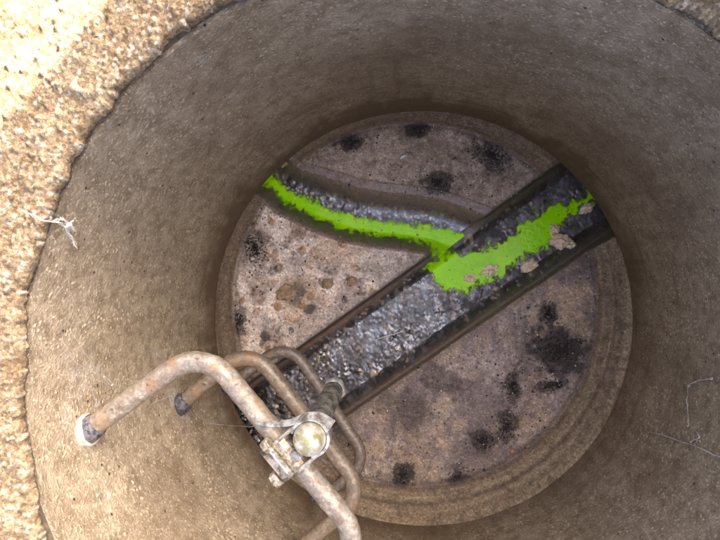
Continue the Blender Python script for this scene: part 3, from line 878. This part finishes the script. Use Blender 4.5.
# bolted plate on the outer side
pc_ = mid - side * 0.011 + upv * 0.0235
bm = bmesh.new()
pu = (upv * 0.85 - side * 0.53).normalized(); pd = (side * 0.85 + upv * 0.53).normalized()
add_box(bm, pc_, tu * 0.0175, pd * 0.008, pu * 0.0035, 0.0012)
bm.transform(inv); bm_obj('jaw_plate', bm, M['zinc'], clamp)
bm = bmesh.new()
add_box(bm, pc_ - pd * 0.012 - pu * 0.007, tu * 0.023, pd * 0.006, pu * 0.004, 0.001)
bm.transform(inv); bm_obj('lower_jaw', bm, M['tube'], clamp)
def hexnut(c, axis, r_, hgt):
    e = axis.orthogonal().normalized(); f_ = axis.cross(e)
    bm = bmesh.new()
    a_ = [bm.verts.new(c + (e * math.cos(k * math.pi / 3) + f_ * math.sin(k * math.pi / 3)) * r_ - axis * hgt) for k in range(6)]
    b_ = [bm.verts.new(v.co + axis * hgt * 2) for v in a_]
    bm.faces.new(a_[::-1]); bm.faces.new(b_)
    for k in range(6): bm.faces.new((a_[k], a_[(k + 1) % 6], b_[(k + 1) % 6], b_[k]))
    bmesh.ops.bevel(bm, geom=list(bm.edges), offset=0.0008, segments=1, affect='EDGES')
    return bm
for c, r_, hgt, mt in ((pc_ - side * 0.017 + tu * 0.014 - upv * 0.012, 0.0100, 0.005, 'brass'), (mid + side * 0.012 + tu * 0.006 + upv * 0.018, 0.0085, 0.005, 'zinc'),
                       (pc_ - tu * 0.024 - upv * 0.001 + side * 0.004, 0.0085, 0.005, 'brass')):
    bm = hexnut(c, (pu if mt == 'zinc' else side), r_, hgt)
    bm.transform(inv); bm_obj('bolt_head', bm, M[mt], clamp)
bm = tube([pc_ - tu * 0.031 + side * 0.004, pc_ + tu * 0.02 + side * 0.004], 0.0038, 10)
bm.transform(inv); bm_obj('bolt_shank', bm, M['zinc'], clamp)

# grey strap swept from the tread round the head of the tube
sp = [mid - tu * 0.050 + upv * 0.016, mid - tu * 0.040 + side * 0.010 + upv * 0.018, mid - tu * 0.026 + side * 0.030 + upv * 0.018, tc_ - tu * 0.022 + side * 0.012 + upv * 0.010, tc_ - tu * 0.012 + side * 0.024 + upv * 0.008, tc_ + tu * 0.006 + side * 0.027 + upv * 0.004]
bm = bmesh.new()
rb = [p_ for a_, b_ in zip(sp[:-1], sp[1:]) for p_ in (a_.lerp(b_, t_ / 4) for t_ in range(4))] + [sp[-1]]
for _ in range(3): rb = [rb[0]] + [(rb[k - 1] + rb[k] * 2 + rb[k + 1]) / 4 for k in range(1, len(rb) - 1)] + [rb[-1]]
prev = None
for k, p_ in enumerate(rb):
    f_ = k / (len(rb) - 1); hw = 0.002 + 0.006 * f_
    t_ = (rb[min(k + 1, len(rb) - 1)] - rb[max(k - 1, 0)]).normalized(); nn = t_.cross(upv).normalized() * 0.0008
    wv = (upv * 0.8 + t_.cross(upv) * 0.5).normalized() * hw
    ring = [bm.verts.new(p_ + wv + nn), bm.verts.new(p_ - wv + nn), bm.verts.new(p_ - wv - nn), bm.verts.new(p_ + wv - nn)]
    if prev:
        for m_ in range(4): bm.faces.new((prev[m_], prev[(m_ + 1) % 4], ring[(m_ + 1) % 4], ring[m_]))
    else: bm.faces.new(ring)
    prev = ring
bm.faces.new(prev[::-1])
bmesh.ops.recalc_face_normals(bm, faces=bm.faces)
bm.transform(inv); bm_obj('strap', bm, M['zinc'], clamp)

# ------------------------------------------------------------------ loose bits on the floor
def place(px, py, dz=0.0, zg=Z_PLATE):
    z = zg
    for _ in range(4):
        p = P(px, py, z); z = height_at(p.x, p.y) + dz
    return P(px, py, z)
K = 2.15e-3
for i, (px, py, a, b, hz, mat, rot, lab) in enumerate([
        (470, 278, 7, 5, 4, 'pale', 0.2, 'small pinkish pebble standing in the green water by the drop'),
        (490, 271, 10, 7, 5, 'pale', 0.4, 'rounded pinkish clump in the middle of the green water'),
        (528, 266, 10, 7, 5, 'pale', 0.5, 'flat tan clump on the black silt beside the green water'),
        (560, 241, 12, 8, 6, 'pale', -0.2, 'largest ragged tan clump, on the silt below the green stream'),
        (553, 229, 6, 7, 6, 'pale', 0.0, 'yellowish clump touching the edge of the green stream'),
        (586, 208, 9, 5, 6, 'pale', 0.5, 'tan clump where the green stream leaves under the wall'),
        (571, 246, 5, 4, 4, 'pale', 0.3, 'crumb of tan grit beside the largest ragged clump')]):
    p = place(px, py)
    o = lump('grit_clump', p, a * K * 0.85, b * K * 0.85, hz * K * 0.8, M[mat], None, 100 + i, 4, 0.6, rot, 0.8)
    tag(o, lab, 'grit clump', 'clumps lying in the main channel')
for i, (px, py, a, b, mat, lab) in enumerate([
        (285, 251, 3.2, 2.4, 'white', 'round white chip on the pale benching wedge'),
        (304, 256, 3.6, 1.8, 'white', 'long white chip on the pale benching wedge'),
        (253, 259, 2.2, 1.4, 'white', 'tiny white chip on the benching beside the wall'),
        (403, 157, 3.2, 1.6, 'white', 'white chip on the dim benching behind the side channel'),
        (362, 157, 0.1, 0.1, None, '')]):
    if not mat: continue
    p = place(px, py)
    tag(lump('chip', p, a * K, b * K, 1.6 * K, M[mat], None, 130 + i, 2, 0.4, 0.5), lab, 'chip', 'white chips on the floor')
for i, (px, py, a, b, hz, lab) in enumerate([
        (287, 292, 12, 9, 4, 'brown scab of mortar in the middle of the pale benching wedge'),
        (328, 284, 7, 6, 3, 'small tan stone beside the brown scab on the benching wedge'),
        (352, 281, 6, 5, 3, 'tan stone on the benching wedge toward the channel edge'),
        (281, 160, 13, 10, 9, 'dark brown lump of mortar by the mouth of the side channel'),
        (430, 240, 9, 6, 4, None)]):
    if not lab: continue
    p = place(px, py)
    tag(lump('stone', p, a * K * 0.8, b * K * 0.8, hz * K * 0.9, M['brown'], None, 150 + i, 4, 0.45, 0.6, 0.5), lab, 'stone', 'stones on the benching')
p = place(512, 451); tag(lump('orange_chip', p, 2.6 * K, 1.8 * K, 1.2 * K, M['orange'], None, 171, 2), 'small orange chip on the black crust of the half moon benching', 'chip')
pts = [place(x, y, 0.0022) for x, y in ((519, 436), (524, 438), (530, 438), (535, 434), (537, 428), (536, 423))]
fine_pts = []
for a, b in zip(pts[:-1], pts[1:]):
    fine_pts += [a.lerp(b, k / 4) for k in range(4)]
fine_pts.append(pts[-1])
bm = tube(fine_pts, [0.0012 + 0.0012 * math.sin(math.pi * (k + 1) / (len(fine_pts) + 1)) for k in range(len(fine_pts))], 8)
tag(bm_obj('worm', bm, M['worm']), 'pale thin worm curled on the half moon benching', 'worm')
a, b = place(375, 340, 0.010), place(404, 331, 0.010)
bm = tube([a, a.lerp(b, 0.35) + Vector((0.0, 0.001, 0.001)), a.lerp(b, 0.7), b], 0.0011, 6)
tag(bm_obj('straw', bm, M['white']), 'thin pale straw lying on the black silt of the main channel', 'straw')

# ------------------------------------------------------------------ cobwebs on the wall and rim
def on_wall(px, py, off=0.003):
    """where the pixel's ray meets the shaft wall"""
    d = ROT @ Vector(((px - 360) / F_PX, -(py - 270) / F_PX, -1.0))
    o = Vector(CAM); Rr = R - off
    a = d.x ** 2 + d.y ** 2; b_ = 2 * (o.x * d.x + o.y * d.y); c = o.x ** 2 + o.y ** 2 - Rr * Rr
    return o + d * ((-b_ + math.sqrt(b_ * b_ - 4 * a * c)) / (2 * a))
def wisps(pts, w, n, jit, parent, inv_, seed):
    rnd = random.Random(seed)
    for k in range(n):
        dense = []
        for a_, b_ in zip(pts[:-1], pts[1:]):
            dense += [a_.lerp(b_, t_ / 4) for t_ in range(4)]
        dense.append(pts[-1])
        ph = [rnd.uniform(0, 6.28) for _ in range(6)]
        out = [p_ + Vector([jit * (math.sin(i * 0.9 + ph[d]) * 0.7 + math.sin(i * 2.1 + ph[d + 3]) * 0.5) for d in range(3)]) for i, p_ in enumerate(dense)]
        b_ = tube(out, [w * rnd.uniform(0.4, 1.3) for _ in out], 5, True, 0.3, k)
        b_.transform(inv_); bm_obj('strand', b_, M['web'], parent)
def web(paths, blobs, label, off=0.004):
    o0 = on_wall(*paths[0][0][0], off)
    t_ = tag(thing('cobweb', label, 'cobweb', 'cobwebs in the shaft', loc=o0))
    inv_ = Matrix.Translation(-o0)
    for k, (pth, w) in enumerate(paths):
        wisps([on_wall(x, y, off) for x, y in pth], w, 1 if w > 0.0004 else 2, 0.0008, t_, inv_, k)
    for k, (x, y, r_) in enumerate(blobs):
        lump('clot', on_wall(x, y, off) - o0, r_, r_ * 0.8, r_, M['web'], t_, 300 + k, 2, 0.6, 0.3, 1.0)
    return t_
web([(((651, 432), (668, 437), (690, 444), (712, 454), (722, 457)), 0.0009), (((688, 384), (687, 400), (688, 418), (689, 426)), 0.0006), (((688, 385), (700, 380), (713, 378)), 0.0010),
     (((690, 441), (700, 438), (696, 431)), 0.0009)],
    [(689, 386, 0.0024), (712, 379, 0.0022), (688, 426, 0.0018), (691, 442, 0.0020), (719, 355, 0.0016), (700, 441, 0.0014), (688, 404, 0.001)],
    'white zigzag cobweb with clotted dots on the bare wall facing the steps')
web([(((62, 340), (75, 362), (92, 372), (112, 384)), 0.00012), (((60, 375), (85, 376), (112, 385)), 0.00012), (((70, 330), (84, 352), (114, 387)), 0.00012), (((92, 371), (104, 376), (118, 388)), 0.0003),
     (((205, 423), (225, 425), (248, 427), (262, 426)), 0.0003), (((150, 405), (165, 398), (178, 392)), 0.0003)],
    [(104, 377, 0.0014), (112, 385, 0.0018)], 'faint cobweb strands on the wall above the uppermost step iron')
# tuft hanging from the collar's lip
pz = lambda x, y, z: (P(x, y, z), 0)
def tuft():
    o0 = P(66, 226, 0.012)
    t_ = thing('cobweb', 'pale tuft of cobweb hanging over the lip of the mortar collar', 'cobweb', 'cobwebs in the shaft', loc=o0)
    inv_ = Matrix.Translation(-o0)
    for k, (pth, w) in enumerate([([(20, 210, 0.034), (38, 218, 0.030), (54, 222, 0.024), (66, 226, 0.012), (72, 229, 0.002)], 0.0005), ([(66, 226, 0.012), (68, 233, 0.0), (73, 239, -0.008), (76, 247, -0.014)], 0.0011),
                                  ([(54, 222, 0.024), (62, 218, 0.016), (70, 224, 0.006), (73, 230, 0.0)], 0.0006), ([(66, 226, 0.010), (72, 222, 0.004)], 0.0012)]):
        wisps([P(*q_) for q_ in pth], w * 0.42, 5, 0.0016, t_, inv_, 40 + k)
    return t_
tuft()

# ------------------------------------------------------------------ added screen, out of view sunward of the opening, to shade the shaft
sd2 = Vector((math.cos(SUN_AZ), math.sin(SUN_AZ), 0)); pd2 = Vector((-sd2.y, sd2.x, 0))      # pd2: along the screen, towards picture left
edge_at = (P(0, 140, 0.04) + P(80, 0, 0.04)) / 2
e_l = edge_at.dot(pd2)
HS, WS, DS = 0.80, 1.04, 0.68
org = sd2 * DS + pd2 * (e_l - WS / 2) + upv * 0.056
screen = thing('shade_screen', 'added grey board screen on two flat feet, out of view, shading the shaft', 'screen', loc=org)
bm = bmesh.new()
add_box(bm, upv * (HS / 2 + 0.002), sd2 * 0.012, pd2 * (WS / 2), upv * (HS / 2), 0.004)
bm_obj('board', bm, M['slab'], screen)
for sg in (-1, 1):
    bm = bmesh.new()
    add_box(bm, pd2 * (sg * WS * 0.3) + upv * 0.02 + sd2 * 0.14, sd2 * 0.125, pd2 * 0.03, upv * 0.018, 0.003)
    bm_obj('foot', bm, M['iron3'], screen)
    bm = bmesh.new()
    add_box(bm, pd2 * (sg * WS * 0.3) + upv * 0.45 + sd2 * 0.030, sd2 * 0.016, pd2 * 0.02, upv * 0.43, 0.003)
    bm_obj('post', bm, M['iron3'], screen)
